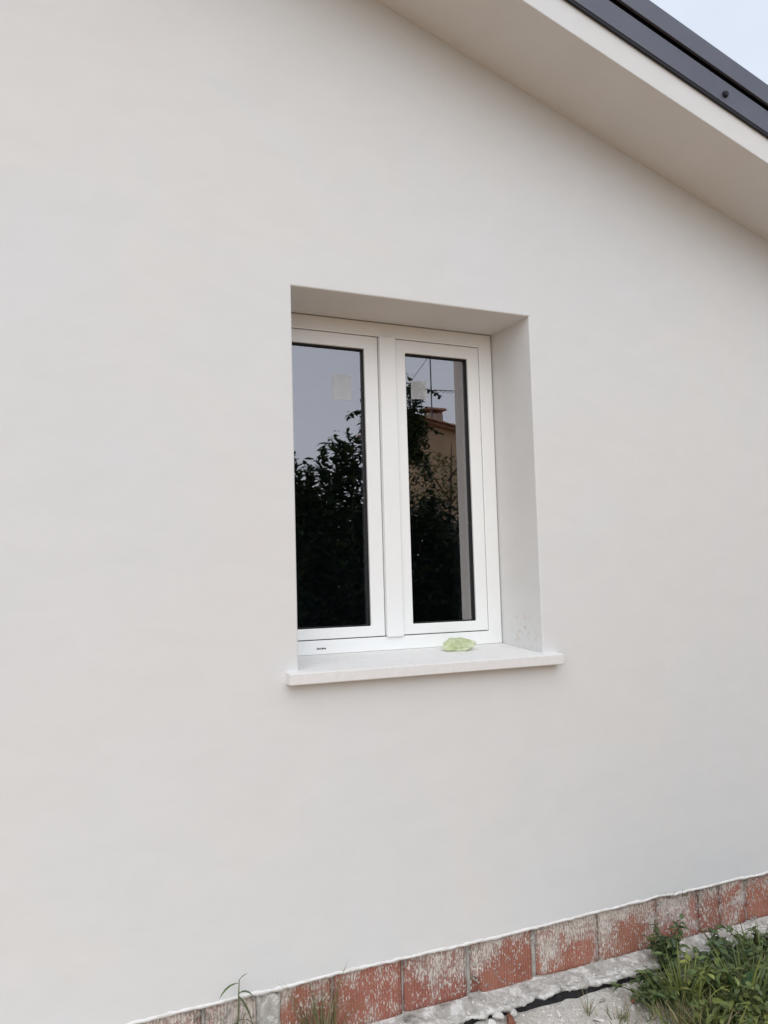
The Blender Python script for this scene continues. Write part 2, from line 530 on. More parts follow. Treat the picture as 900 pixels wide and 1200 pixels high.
# the other walls of the house (closed shell, so that the room behind the panes is dark)
BY = 7.0
mb = MB()
mb.box(XL + 0.002, XL + 0.30, 0.302, BY, GZ - 0.1, zs(XL) + 0.05)
build('wall', mb, M['plaster'], house)
mb = MB()
mb.box(XR - 0.30, XR - 0.002, 0.302, BY, GZ - 0.1, zs(XR) + 0.05)
build('wall', mb, M['plaster'], house)
mb = MB()
px = [(XL + 0.30, GZ - 0.1), (XR - 0.30, GZ - 0.1), (XR - 0.30, zs(XR - .3) + 0.02), (-2.5, zs(-2.5) + 0.02), (XL + 0.30, zs(XL + .3) + 0.02)]
mb.add([(x, BY - 0.3, q) for x, q in px] + [(x, BY - 0.002, q) for x, q in px],
       [(0, 1, 2, 3, 4), (9, 8, 7, 6, 5)] + [(i, (i + 1) % 5, (i + 1) % 5 + 5, i + 5) for i in range(5)])
build('wall', mb, M['plaster'], house)
# bare unlit room behind the window
mb = MB()
mb.ring(-1.2, 2.2, GZ + 0.3, 1.70, 0.05, 0.05, 0.05, 0.05, 0.345, 4.2)
mb.box(-1.2, 2.2, 4.2, 4.25, GZ + 0.3, 1.70)
build('room', mb, M['room'], house)

# concrete footing below the wall, behind the bricks
mb = MB()
mb.box(XL + 0.02, XR - 0.02, 0.052, 0.295, GZ - 0.15, -1.02)
base = build('base_wall', mb, M['mortar'], house)

# clay bricks of the bare course: (x0, x1, slurry cover 0..1)
rows = [(-1.68, -1.40, .4), (-1.385, -1.12, .3), (-1.105, -0.86, .5), (-0.845, -0.60, .8), (-0.585, -0.335, .9), (-0.322, -0.160, .85),
        (-0.078, 0.098, .25), (0.108, 0.356, .30), (0.370, 0.614, .30), (0.640, 0.895, .18), (0.924, 1.204, .62),
        (1.214, 1.500, .50), (1.512, 1.722, .55), (1.742, 1.846, .40), (1.856, 1.988, .52), (2.004, 2.262, .25), (2.275, 2.54, .4), (2.553, 2.82, .4), (2.834, 3.09, .3), (3.104, 3.36, .4)]
ZB0, ZB1 = -1.200, -0.995
for i, (x0, x1, cov) in enumerate(rows):
    bm = bmesh.new()
    fine = abs(x0 - 0.640) < 1e-3
    nxs = max(4, int((x1 - x0) / (0.004 if fine else 0.022))); nzs = 50 if fine else 9
    yf = 0.011 + rnd.uniform(-0.004, 0.004)
    tilt = rnd.uniform(-0.004, 0.004)
    grid = []
    for a in range(nxs + 1):
        rowv = []
        for b in range(nzs + 1):
            u, v = a / nxs, b / nzs
            x = x0 + (x1 - x0) * u; zz = ZB0 + (ZB1 - ZB0) * v
            eu = min(u, 1 - u) * (x1 - x0); ev = v * (ZB1 - ZB0)
            rd = 0.004 * max(0, 1 - eu / 0.008) + 0.004 * max(0, 1 - ev / 0.008)
            y = yf + tilt * (u - .5) + rd + 0.0015 * N(x * 40, zz * 40, i) + 0.0015 * N(x * 11, zz * 11, i)
            if a in (0, nxs): x += 0.004 * N(zz * 14, i, 2) * (1 if a else -1)
            if b == 0: zz += 0.004 * N(x * 16, i, 6)
            if abs(x0 - 0.640) < 1e-3:                      # spalled lower corner
                q = math.hypot((x - 0.640) / 0.040, (zz - ZB0) / 0.075)
                y += 0.020 * min(1, max(0, (1 + .15 * N(x * 60, zz * 60) - q) / 0.12))
            if abs(x0 - 0.924) < 1e-3:                      # rounded foot
                q = (x - x0) + (zz - ZB0)
                if q < 0.02: y += 0.012
            rowv.append(bm.verts.new((x, y, zz)))
        grid.append(rowv)
    fs = []
    for a in range(nxs):
        for b in range(nzs):
            fs.append(bm.faces.new([grid[a][b], grid[a + 1][b], grid[a + 1][b + 1], grid[a][b + 1]]))
    r = bmesh.ops.extrude_edge_only(bm, edges=[e for e in bm.edges if len(e.link_faces) == 1])
    for v in r['geom']:
        if isinstance(v, bmesh.types.BMVert): v.co.y = 0.07
    bmesh.ops.recalc_face_normals(bm, faces=bm.faces)
    me = bpy.data.meshes.new('brick')
    bm.to_mesh(me); bm.free()
    sh = rnd.uniform(0.85, 1.12)
    ca = me.attributes.new('tint', 'FLOAT_COLOR', 'FACE')
    ca.data.foreach_set('color', [sh, sh * rnd.uniform(.92, 1.08), sh * .98, 1 - cov] * len(me.polygons))
    me.polygons.foreach_set('use_smooth', [True] * len(me.polygons))
    me.transform(Matrix.Translation((0, 0, -GZ)))
    me.materials.append(M['brick'])
    o = bpy.data.objects.new('brick', me)
    col.objects.link(o); o.parent = base

# rough pale patch of render smeared between two bricks, and smear beads in joints
mb = MB()
def slab(mb, x0, x1, z0, z1, y, t, seed, nxx=8, nzz=8):
    vs = []
    for b in range(nzz + 1):
        for a in range(nxx + 1):
            u, v = a / nxx, b / nzz
            e = min(u, 1 - u, v, 1 - v)
            x = x0 + (x1 - x0) * u + 0.006 * N(v * 5, seed, u * 3); q = z0 + (z1 - z0) * v + 0.005 * N(u * 5, seed + 9)
            vs.append((x, y - t * min(1, e * 6) + 0.004 * N(x * 30, q * 30, seed) if e > 0 else y + t, q))
    w = nxx + 1
    mb.add(vs, [(b * w + a, b * w + a + 1, (b + 1) * w + a + 1, (b + 1) * w + a) for b in range(nzz) for a in range(nxx)])
slab(mb, -0.164, -0.072, -1.20, -1.005, 0.018, 0.010, 3)
build('mortar_patch', mb, M['ledge'], base, smooth=True)
for i in range(len(rows) - 1):
    x0, x1 = rows[i][1], rows[i + 1][0]
    if x1 - x0 > 0.05 or abs(x1 - 1.742) < 1e-3 or abs(x0 - 1.204) < 1e-3: continue
    mb = MB(); slab(mb, x0 - 0.003, x1 + 0.003, -1.205, -1.0, 0.027, 0.007, i * 3.1, 3, 14)
    build('mortar_joint', mb, M['mortar'], base, smooth=True)

# flecks of slurry stuck on the brick faces
mb = MB()
for i in range(1500):
    x = rnd.uniform(-0.7, 2.4)
    v = rnd.random()
    zz = -1.195 + 0.185 * (1 - (1 - v) ** 1.7 if rnd.random() < 0.7 else v)
    if N(x * 3, zz * 3, 5) + 0.9 * (zz + 1.1) < rnd.uniform(-0.5, 0.25): continue
    l = rnd.uniform(0.003, 0.011); w = l * rnd.uniform(0.25, 0.5); an = rnd.gauss(0.25, 0.5)
    dx, dz = math.sin(an), math.cos(an)
    c = Vector((x, 0.008, zz)); p = Vector((dx, 0, dz)) * l; q = Vector((dz, 0, -dx)) * w; yy = Vector((0, 0.006, 0))
    mb.add([c + p + yy, c + q + yy, c - p + yy, c - q + yy, c + Vector((0, -0.001, 0))], [(0, 1, 4), (1, 2, 4), (2, 3, 4), (3, 0, 4)])
tag(build('slurry_fleck', mb, M['mortar'], base), kind='stuff')

# white ragged lip where the plaster stops above the bricks
mb = MB()
lx = []
x = -1.9
while x < 3.4:
    lx.append(x); x += 0.012
vs, fs = [], []
for x in lx:
    zb = zbot(x)
    th = max(0.002, 0.008 + 0.008 * N(x * 9, 2) + 0.006 * N(x * 40, 7))
    pr = 0.003 + 0.003 * N(x * 13, 4) + 0.003 * N(x * 50, 1)
    if 1.50 < x < 1.60: pr -= 0.002
    lowz = zb - 0.003 - 0.008 * abs(N(x * 17, 3)) - 0.004 * abs(N(x * 60, 3))
    vs += [(x, 0.004, zb + th), (x, -pr * 0.55, zb + th * 0.62), (x, -pr, zb + th * 0.15), (x, -pr * 0.5, lowz), (x, 0.012, lowz + 0.001)]
for i in range(len(lx) - 1):
    for j in range(4):
        fs.append((i * 5 + j, i * 5 + j + 1, (i + 1) * 5 + j + 1, (i + 1) * 5 + j))
mb.add(vs, fs)
build('plaster_lip', mb, M['edge'], house, smooth=True)

# broken pale mortar ledge the bricks sit on
mb = MB()
nX, nP = 620, 9
lx = [-1.9 + i * (5.2 / nX) for i in range(nX + 1)]
vs, fs = [], []
for x in lx:
    out = -0.088 + 0.016 * N(x * 4, 1.5) + 0.020 * N(x * 13, 2.5) + 0.012 * N(x * 38, 7) + 0.006 * N(x * 90, 7)
    zt = -1.199 + 0.004 * N(x * 6, 4)
    prof = [(0.03, zt + 0.008), (0.004, zt + 0.006), (out * 0.25, zt), (out * 0.5, zt - 0.003), (out * 0.75, zt - 0.004), (out * 0.94, zt - 0.008), (out, zt - 0.016), (out * 0.93, zt - 0.024 - 0.006 * N(x * 20, 9)), (out * 0.55, zt - 0.028), (0.02, zt - 0.03)]
    for j, (y, q) in enumerate(prof):
        a = 0.006 if 1 < j < 8 else 0.001
        vs.append((x, y + a * N(x * 30, j * 1.3, 5), q + a * 1.2 * N(x * 34, j * 1.7, 8) + a * 0.7 * N(x * 80, j * 3.7, 2)))
n = len(prof)
for i in range(nX):
    for j in range(n - 1):
        fs.append((i * n + j, i * n + j + 1, (i + 1) * n + j + 1, (i + 1) * n + j))
mb.add(vs, fs)
build('mortar_ledge', mb, M['ledge'], house, smooth=True)
# chips lying stuck on the ledge
mb = MB()
for i in range(260):
    x = rnd.uniform(-0.8, 2.5); y = rnd.uniform(-0.082, 0.0); s = rnd.uniform(0.003, 0.011) * (1.4 if rnd.random() < .1 else 1)
    q = -1.200
    pts = [(x + s * rnd.uniform(.5, 1) * math.cos(t), y + s * rnd.uniform(.4, 1) * math.sin(t), q - 0.004 + rnd.uniform(0, 0.004)) for t in (0.3, 1.5, 2.6, 3.9, 5.2)]
    mb.add(pts + [(x, y, q + s * rnd.uniform(.3, .9))], [(j, (j + 1) % 5, 5) for j in range(5)])
tag(build('plaster_chip', mb, M['flake'], house), kind='stuff')
# black damp-proof membrane under the ledge
mb = MB()
vs, fs = [], []
for x in lx:
    y = -0.078 + 0.012 * N(x * 5, 11) + 0.007 * N(x * 23, 12)
    vs += [(x, 0.0, -1.222), (x, y, -1.222 + 0.003 * N(x * 30, 2)), (x, y - 0.006, -1.250), (x, y, -1.30)]
for i in range(nX):
    for j in range(3):
        fs.append((i * 4 + j, i * 4 + j + 1, (i + 1) * 4 + j + 1, (i + 1) * 4 + j))
mb.add(vs, fs)
build('damp_proof_membrane', mb, M['membrane'], house)

# ------------------------------------------------------------------ eaves: soffit slab, fascia trims, roof sheet
EY = -0.368
def run(prof, x0, x1):
    """profile (y, height square to the slope) swept down both roof slopes"""
    c = math.sqrt(1 + SL * SL)
    m2 = MB()
    m2.prism([(y, h * c) for y, h in prof], x0, x1, zs)
    return m2
RX0, RX1 = -2.5, 3.80
def slope_part(name, prof, mat, bev=0.0, parent=house, both=True):
    o = build(name, run(prof, RX0, RX1), mat, parent, bevel=bev)
    if both:
        build(name, run(prof, -8.80, -2.502), mat, parent, bevel=bev)
    return o
slope_part('soffit', [(EY, 0.0), (EY, 0.118), (0.28, 0.118), (0.28, 0.0)], M['plaster'], 0.003)
slope_part('roof_deck', [(EY + 0.03, 0.122), (EY + 0.03, 0.30), (BY + 0.3, 0.30), (BY + 0.3, 0.0), (0.284, 0.0), (0.284, 0.122)], M['roof'])
trim = slope_part('fascia_trim', [(EY - 0.014, 0.1165), (EY - 0.016, 0.208), (EY + 0.028, 0.208), (EY + 0.028, 0.121), (EY - 0.004, 0.121), (EY - 0.004, 0.1165)], M['metal'], 0.0012)
slope_part('under_trim_shade', [(EY - 0.012, 0.104), (EY - 0.012, 0.1155), (EY - 0.0025, 0.1155), (EY - 0.0025, 0.104)], M['dark'])  # near-black strip, paints the shade under the lower trim
slope_part('gap_shade', [(EY + 0.002, 0.2095), (EY + 0.002, 0.255), (EY + 0.028, 0.255), (EY + 0.028, 0.2095)], M['dark'])  # near-black fill, paints the shade in the gap below the flashing
slope_part('verge_flashing', [(EY - 0.026, 0.229), (EY - 0.028, 0.308), (EY - 0.020, 0.318), (0.30, 0.318), (0.30, 0.303), (EY - 0.014, 0.303), (EY - 0.014, 0.229)], M['metal'], 0.0012)
# screw heads in the trim
cs = math.cos(math.atan(SL)); sn = math.sin(math.atan(SL))
for sx in (1.722, 0.62, -0.55, 2.9):
    zc = zs(sx) + 0.153 * math.sqrt(1 + SL * SL)
    mb = MB()
    rr, n = 0.0135, 12
    vs = [(sx + rr * s * math.cos(t * 2 * math.pi / n), y, zc + rr * s * math.sin(t * 2 * math.pi / n)) for (s, y) in ((1, EY - 0.010), (1, EY - 0.021), (0.7, EY - 0.027)) for t in range(n)]
    fs = [(k_ * n + t, k_ * n + (t + 1) % n, (k_ + 1) * n + (t + 1) % n, (k_ + 1) * n + t) for k_ in range(2) for t in range(n)] + [tuple(range(2 * n, 3 * n))]
    mb.add(vs, fs)
    build('screw', mb, M['dark'], trim)

# ------------------------------------------------------------------ window
win = empty('window', (0, 0, 0), parent=house)
mb = MB(); mb.ring(0.004, W - 0.004, 0.022, H - 0.003, 0.061, 0.061, 0.052, 0.056, D, D + 0.066)
build('frame', mb, M['pvc'], win, bevel=0.0025)
mb = MB(); mb.ring(-0.006, W + 0.006, 0.005, H + 0.006, 0.0125, 0.0125, 0.018, 0.012, D + 0.012, D + 0.062)
build('sealant', mb, M['seal'], win)
YS = D + 0.003
panes = []
for (x0, x1, l, r) in ((0.068, 0.4585, 0.026, 0.058), (0.4625, 0.9285, 0.120, 0.054)):
    mb = MB(); mb.ring(x0, x1, 0.0775, H - 0.0615, l, r, 0.0405, 0.0515, YS, YS + 0.062)
    build('sash', mb, M['pvc'], win, bevel=0.003)
    gx0, gx1, gz0, gz1 = x0 + l, x1 - r, 0.118, H - 0.113
    mb = MB(); mb.ring(gx0 - 0.006, gx1 + 0.006, gz0 - 0.006, gz1 + 0.006, 0.0105, 0.0105, 0.0105, 0.0115, YS + 0.010, YS + 0.022)
    build('gasket', mb, M['gasket'], win)
    mb = MB(); mb.box(gx0 - 0.004, gx1 + 0.004, YS + 0.0225, YS + 0.0465, gz0 - 0.004, gz1 + 0.004)
    pn = build('pane', mb, M['glass'], win)
    pn.data.materials.append(M['glass_inner'])
    for f in pn.data.polygons:
        if f.normal.y > -0.5: f.material_index = 1
    panes.append(pn)
mb = MB(); mb.box(0.463, 0.5335, YS - 0.014, YS + 0.0005, 0.072, 1.2615)
build('cover_strip', mb, M['pvc'], win, bevel=0.004, segs=3)
for (x0, x1, z0, z1) in ((0.270, 0.350, 1.000, 1.100), (0.615, 0.690, 1.025, 1.100)):
    mb = MB(); mb.box(x0, x1, YS + 0.0212, YS + 0.0222, z0, z1)
    build('sticker', mb, M['sticker'], win)
# tiny dark maker's mark on the bottom rail
mb = MB()
x = 0.172
for w, hh in ((.003, .006), (.005, .006), (.004, .005), (.002, .007), (.005, .006), (.003, .006), (.005, .005)):
    mb.box(x, x + w, D - 0.0006, D + 0.001, 0.0405, 0.0405 + hh); x += w + 0.0016
build('maker_mark', mb, M['mark'], win)

# sill slab: nose outside, tongue into the reveal
mb = MB()
out = [(-0.046, -0.045), (1.060, -0.045), (1.060, 0.03), (W - 0.001, 0.03), (W - 0.001, D + 0.03), (0.001, D + 0.03), (0.001, 0.03), (-0.046, 0.03)]
def ztop(y): return -0.009 + (y + 0.045) * 0.094
vs = [(x, y, ztop(y)) for x, y in out] + [(x, y, -0.047) for x, y in out]
mb.add(vs, [(0, 1, 2, 3, 6, 7), (3, 4, 5, 6), (15, 14, 11, 10, 9, 8), (14, 13, 12, 11)] + [(i, i + 8, (i + 1) % 8 + 8, (i + 1) % 8) for i in range(8)])
sill = build('window_sill', mb, M['sill'], house, bevel=0.003, segs=2)
tag(sill, 'pale stone window sill with a projecting nose')

# ------------------------------------------------------------------ crumpled green packet on the sill
def packet():
    bm = bmesh.new()
    P = [(-.068, .010, .012), (-.054, .012, .034), (-.030, .020, .050), (.003, .026, .051), (.038, .020, .037), (.070, .010, .033), (.007, -.024, 0), (-.053, -.012, .005),
         (-.033, -.014, .039), (.017, -.030, .015), (.026, -.024, .009), (-.03, -.008, 0), (-.03, .025, 0), (.03, .022, 0), (.03, -.010, 0), (.058, -.004, .020)]
    for p in P: bm.verts.new((p[0] * 1.14, p[1] * 1.1, p[2] * 0.95))
    r = bmesh.ops.convex_hull(bm, input=bm.verts)
    bmesh.ops.delete(bm, geom=[g for g in r['geom_interior'] if isinstance(g, bmesh.types.BMVert)], context='VERTS')
    bmesh.ops.triangulate(bm, faces=bm.faces)
    bmesh.ops.subdivide_edges(bm, edges=bm.edges[:], cuts=3, use_grid_fill=True)
    bmesh.ops.triangulate(bm, faces=bm.faces)
    bmesh.ops.smooth_vert(bm, verts=bm.verts, factor=0.25, use_axis_x=True, use_axis_y=True, use_axis_z=True)
    bm.normal_update()
    for v in bm.verts:
        c = v.co
        amt = 0.0045 * (0.35 - abs(N(c.x * 45, c.y * 45, c.z * 45))) * 2 + 0.0022 * N(c.x * 110, c.y * 110, c.z * 110 + 5)
        if c.z > 0.006: v.co = c + v.normal * amt
        v.co.z = max(v.co.z, 0.0)
    bmesh.ops.recalc_face_normals(bm, faces=bm.faces)
    me = bpy.data.meshes.new('crumpled_packet')
    bm.to_mesh(me); bm.free()
    me.materials.append(M['packet'])
    o = bpy.data.objects.new('crumpled_packet', me)
    col.objects.link(o)
    o.location = (0.727, 0.175, ztop(0.175) - 0.001); o.rotation_euler = (R(5.4), 0, R(-4))
    return o
tag(packet(), 'crumpled pale green plastic packet lying on the window sill', 'packet')

# ------------------------------------------------------------------ plants
def shade(c, v=0.25):
    f = 1 + rnd.uniform(-v, v)
    return (c[0] * f * rnd.uniform(.9, 1.1), c[1] * f, c[2] * f * rnd.uniform(.85, 1.15), 1)
def leaf(mb, base, d, length, width, droop, c, segs=3, fold=0.25):
    d = Vector(d).normalized()
    side = d.cross(Vector((0, 0, 1)))
    side = side.normalized() if side.length > 0.05 else Vector((1, 0, 0))
    side = (Matrix.Rotation(rnd.uniform(-.6, .6), 3, d) @ side)
    p = Vector(base); cur = d.copy()
    vs = []
    for i in range(segs + 1):
        t = i / segs
        w = width * 0.5 * (math.sin(math.pi * min(1, 0.12 + 0.88 * t)) ** 0.8) if i < segs else 0.0005
        up = side.cross(cur).normalized()
        vs += [p - side * w + up * (w * fold), p, p + side * w + up * (w * fold)]
        cur = (cur + Vector((0, 0, -droop / segs))).normalized()
        p = p + cur * (length / segs)
    fs = []
    for i in range(segs):
        a = i * 3
        fs += [(a, a + 1, a + 4, a + 3), (a + 1, a + 2, a + 5, a + 4)]
    mb.add(vs, fs, c)
def blade(mb, base, d, length, width, droop, c, segs=5):
    d = Vector(d).normalized(); p = Vector(base); cur = d
    side = Vector((rnd.uniform(-1, 1), rnd.uniform(-1, 1), 0)).normalized()
    vs = []
    for i in range(segs + 1):
        t = i / segs
        w = width * 0.5 * (1 - t) ** 0.6 + 0.0002
        vs += [p - side * w, p + side * w]
        cur = (cur + Vector((d.x, d.y, -1)) * (droop * t / segs)).normalized()
        p = p + cur * (length / segs)
    mb.add(vs, [(2 * i, 2 * i + 1, 2 * i + 3, 2 * i + 2) for i in range(segs)], c)

GREEN = (0.140, 0.190, 0.072); DKGREEN = (0.100, 0.148, 0.070); LIME = (0.27, 0.31, 0.09); STRAW = (0.42, 0.35, 0.20); OLIVE = (0.15, 0.185, 0.065)
def grass_tuft(x, y, n, hgt, spread, cols, label, group=None, z=None, width=0.005, lean=(0, 0), name='grass_tuft', flop=1.0):
    z = ground_z(x, y) - 0.005 if z is None else z
    e = empty(name, (x, y, z), label, 'grass', group)
    mb = MB()
    for i in range(n):
        a = rnd.uniform(0, 2 * math.pi); r = abs(rnd.gauss(0, spread * 0.4))
        dx, dy = math.cos(a), math.sin(a)
        t = rnd.uniform(0.1, 0.7) * flop
        b = (x + dx * r, min(y + dy * r, y + 0.06), z)
        blade(mb, b, (dx * t + lean[0], dy * t + lean[1], 1), hgt * rnd.uniform(.45, 1.1), width * rnd.uniform(.6, 1.3), rnd.uniform(.3, 1.6), shade(rnd.choice(cols)))
    tag(build('blades', mb, M['leaf'], e), kind='stuff')
    return e
def weed(x, y, n, hgt, spread, cols, label, lsize=0.035, group=None, lean=(0, 0), z=None, name='leafy_weed'):
    z = ground_z(x, y) - 0.005 if z is None else z
    e = empty(name, (x, y, z), label, 'weed', group)
    ms, ml = MB(), MB()
    for i in range(n):
        a = rnd.uniform(0, 2 * math.pi); t = rnd.uniform(0.05, 1.0) * spread
        L = hgt * rnd.uniform(.55, 1.1)
        tip = Vector((x + math.cos(a) * t + lean[0] * L, y + math.sin(a) * t * .8 + lean[1] * L, z + L * rnd.uniform(.6, 1)))
        b = Vector((x + rnd.gauss(0, .015), y + rnd.gauss(0, .015), z))
        midp = b.lerp(tip, .5) + Vector((0, 0, L * .18))
        pts = [b.lerp(midp, s).lerp(midp.lerp(tip, s), s) for s in (0, .2, .4, .6, .8, 1)]
        ms.tube(pts, [0.0026, .0024, .0021, .0018, .0014, .0008], 4, shade((0.11, 0.12, 0.05)))
        for j in range(rnd.randint(9, 14)):
            s = rnd.uniform(.15, 1.0)
            p = b.lerp(midp, s).lerp(midp.lerp(tip, s), s)
            aa = rnd.uniform(0, 2 * math.pi)
            leaf(ml, p, (math.cos(aa), math.sin(aa), rnd.uniform(-.2, .7)), lsize * rnd.uniform(.6, 1.3), lsize * rnd.uniform(.35, .6), rnd.uniform(.2, 1.2), shade(rnd.choice(cols), .35))
    build('stem', ms, M['leaf'], e, smooth=True)
    tag(build('foliage', ml, M['leaf'], e), kind='stuff')
    return e

# weeds along the foot of the wall at the far end of the bricks
weed(1.44, -0.110, 26, 0.20, 0.10, [DKGREEN, GREEN], 'dark leafy weed climbing the bricks beside the bare mortar ledge', 0.034, lean=(-.05, .15))
weed(1.25, -0.22, 40, 0.12, 0.16, [DKGREEN, GREEN, GREEN], 'low dark weed spreading over the edge of the pale soil', 0.036)
weed(1.46, -0.31, 46, 0.15, 0.20, [GREEN, OLIVE, LIME], 'yellowish green weed mixed with grass in front of the bricks', 0.040)
weed(1.64, -0.19, 28, 0.16, 0.15, [GREEN, DKGREEN], 'bushy green weed under the narrow cut bricks', 0.034)
weed(1.86, -0.15, 26, 0.14, 0.17, [DKGREEN, GREEN, OLIVE], 'green weed trailing along the ledge toward the house corner', 0.034)
weed(1.74, -0.36, 34, 0.15, 0.22, [GREEN, OLIVE], 'broad weed patch on the soil away from the wall', 0.038)
weed(2.12, -0.22, 24, 0.15, 0.20, [GREEN, DKGREEN], 'leafy weed near the corner end of the brick course', 0.036)
weed(1.40, -0.46, 44, 0.13, 0.22, [GREEN, LIME, OLIVE], 'pale green weed farthest out from the wall', 0.038)
weed(1.97, -0.42, 26, 0.14, 0.20, [GREEN, OLIVE, DKGREEN], 'loose weed in the grass out from the house corner', 0.036)
grass_tuft(1.32, -0.30, 110, 0.20, 0.13, [GREEN, LIME, LIME], 'arching yellow green grass tuft at the edge of the weeds', width=0.006)
grass_tuft(1.53, -0.40, 170, 0.22, 0.20, [GREEN, GREEN, LIME], 'long green grass tuft among the broad weeds', width=0.008, flop=1.8)
grass_tuft(1.71, -0.28, 140, 0.20, 0.20, [OLIVE, GREEN, GREEN], 'olive grass tuft behind the broad leaved dock', width=0.007, flop=1.8)
grass_tuft(1.92, -0.30, 140, 0.20, 0.20, [OLIVE, GREEN, LIME], 'green grass tuft beside the grey stone', width=0.007, flop=1.8)
grass_tuft(1.22, -0.38, 110, 0.10, 0.18, [STRAW, STRAW, OLIVE], 'dry straw coloured grass tuft on pale soil', width=0.005)
grass_tuft(0.985, -0.19, 12, 0.10, 0.03, [STRAW, OLIVE], 'thin dry sprig standing alone on pale soil', width=0.003)
grass_tuft(1.06, -0.27, 60, 0.055, 0.12, [STRAW, OLIVE], 'short withered grass lying on pale soil', width=0.004)
for (x, y, lab) in ((1.28, -0.47, 'low tangled grass mat at the outer edge of the pale soil'), (1.45, -0.36, 'low tangled grass mat around the dock leaves'), (1.62, -0.46, 'low tangled grass mat out from the narrow cut bricks'), (1.80, -0.26, 'low tangled grass mat along the mortar ledge'), (2.05, -0.33, 'low tangled grass mat toward the house corner')):
    grass_tuft(x, y, 220, 0.13, 0.34, [LIME, LIME, GREEN, OLIVE, STRAW], lab, width=0.008, flop=2.2, name='grass_mat')
# broad leaved dock: every leaf its own part
dk = empty('dock_plant', (1.49, -0.385, ground_z(1.49, -0.385)), 'dock plant with large pointed green leaves among the grass', 'weed')
for i, (dx, dy, dz, L, w) in enumerate(((-.25, -.1, 1.0, .17, .050), (.5, .1, .9, .15, .048), (-.55, -.5, .5, .14, .050), (.1, -.8, .6, .13, .046), (.8, -.3, .5, .13, .044), (-.7, .2, .8, .12, .040))):
    mb = MB()
    leaf(mb, (1.49 + dx * .02, -0.385 + dy * .02, ground_z(1.49, -.385) + 0.005), (dx, dy, dz), L, w, .9, shade((0.055, 0.12, 0.045), .12), 6, .3)
    build('leaf', mb, M['leaf'], dk, smooth=True)
# sprigs growing out of the crack under the plaster
for (x, n, label) in ((1.555, 7, 'tiny dry sprig in the crack under the plaster, above the leafy weed'), (1.63, 6, 'tiny brown sprig poking over the plaster lip near a brick joint')):
    grass_tuft(x, -0.004, n, 0.055, 0.02, [(0.16, 0.14, 0.08), OLIVE], label, z=zbot(x) - 0.012, width=0.002, lean=(0, -.3), name='dry_sprig')
# dried tuft hanging on the bricks
grass_tuft(0.040, -0.040, 110, 0.25, 0.055, [STRAW, (0.24, 0.19, 0.10), OLIVE, GREEN], 'withered brown grass tuft against the bricks, taller than the plaster lip', z=-1.203, width=0.0035, lean=(0, .12))
grass_tuft(-0.265, -0.05, 70, 0.17, 0.07, [LIME, GREEN, OLIVE], 'short green tuft around the foot of the young shoot', z=-1.203, width=0.005)
# young shoot with willow-like leaves
sh0 = Vector((-0.262, -0.060, -1.203))
sh = empty('young_shoot', sh0, 'young upright shoot with narrow drooping green leaves against white plaster', 'plant')
pts = [sh0, sh0 + Vector((.010, 0, .09)), sh0 + Vector((.024, .004, .17)), sh0 + Vector((.026, .006, .23)), sh0 + Vector((.028, .004, .277))]
mb = MB(); mb.tube(pts, [.0036, .0033, .0028, .0022, .0012], 6, (0.20, 0.24, 0.11, 1))
build('stem', mb, M['leaf'], sh, smooth=True)
for (t, d, L, w, dr) in ((.235, (-1, -.2, .5), .070, .010, 1.5), (.240, (.55, -.1, 1.0), .034, .008, 1.0), (.205, (.8, -.3, .9), .050, .011, 2.0), (.195, (.45, -.2, -.55), .085, .022, .9),
                         (.120, (-1, -.2, .35), .072, .011, 1.2), (.125, (.9, -.3, .8), .062, .012, 2.2), (.100, (1, -.1, .9), .055, .011, 1.9), (.115, (-.4, -.6, .8), .045, .009, 1.2), (.060, (-.9, -.5, .7), .075, .014, 1.6), (.055, (.9, -.4, .6), .08, .014, 1.8)):
    mb = MB(); leaf(mb, sh0 + Vector((.026 * min(1, (t + .03) / .17), .005, t + .03)), d, L * 1.08, w * 1.2, dr, shade((0.14, 0.19, 0.08), .2), 5, .2)
    build('leaf', mb, M['leaf'], sh, smooth=True)

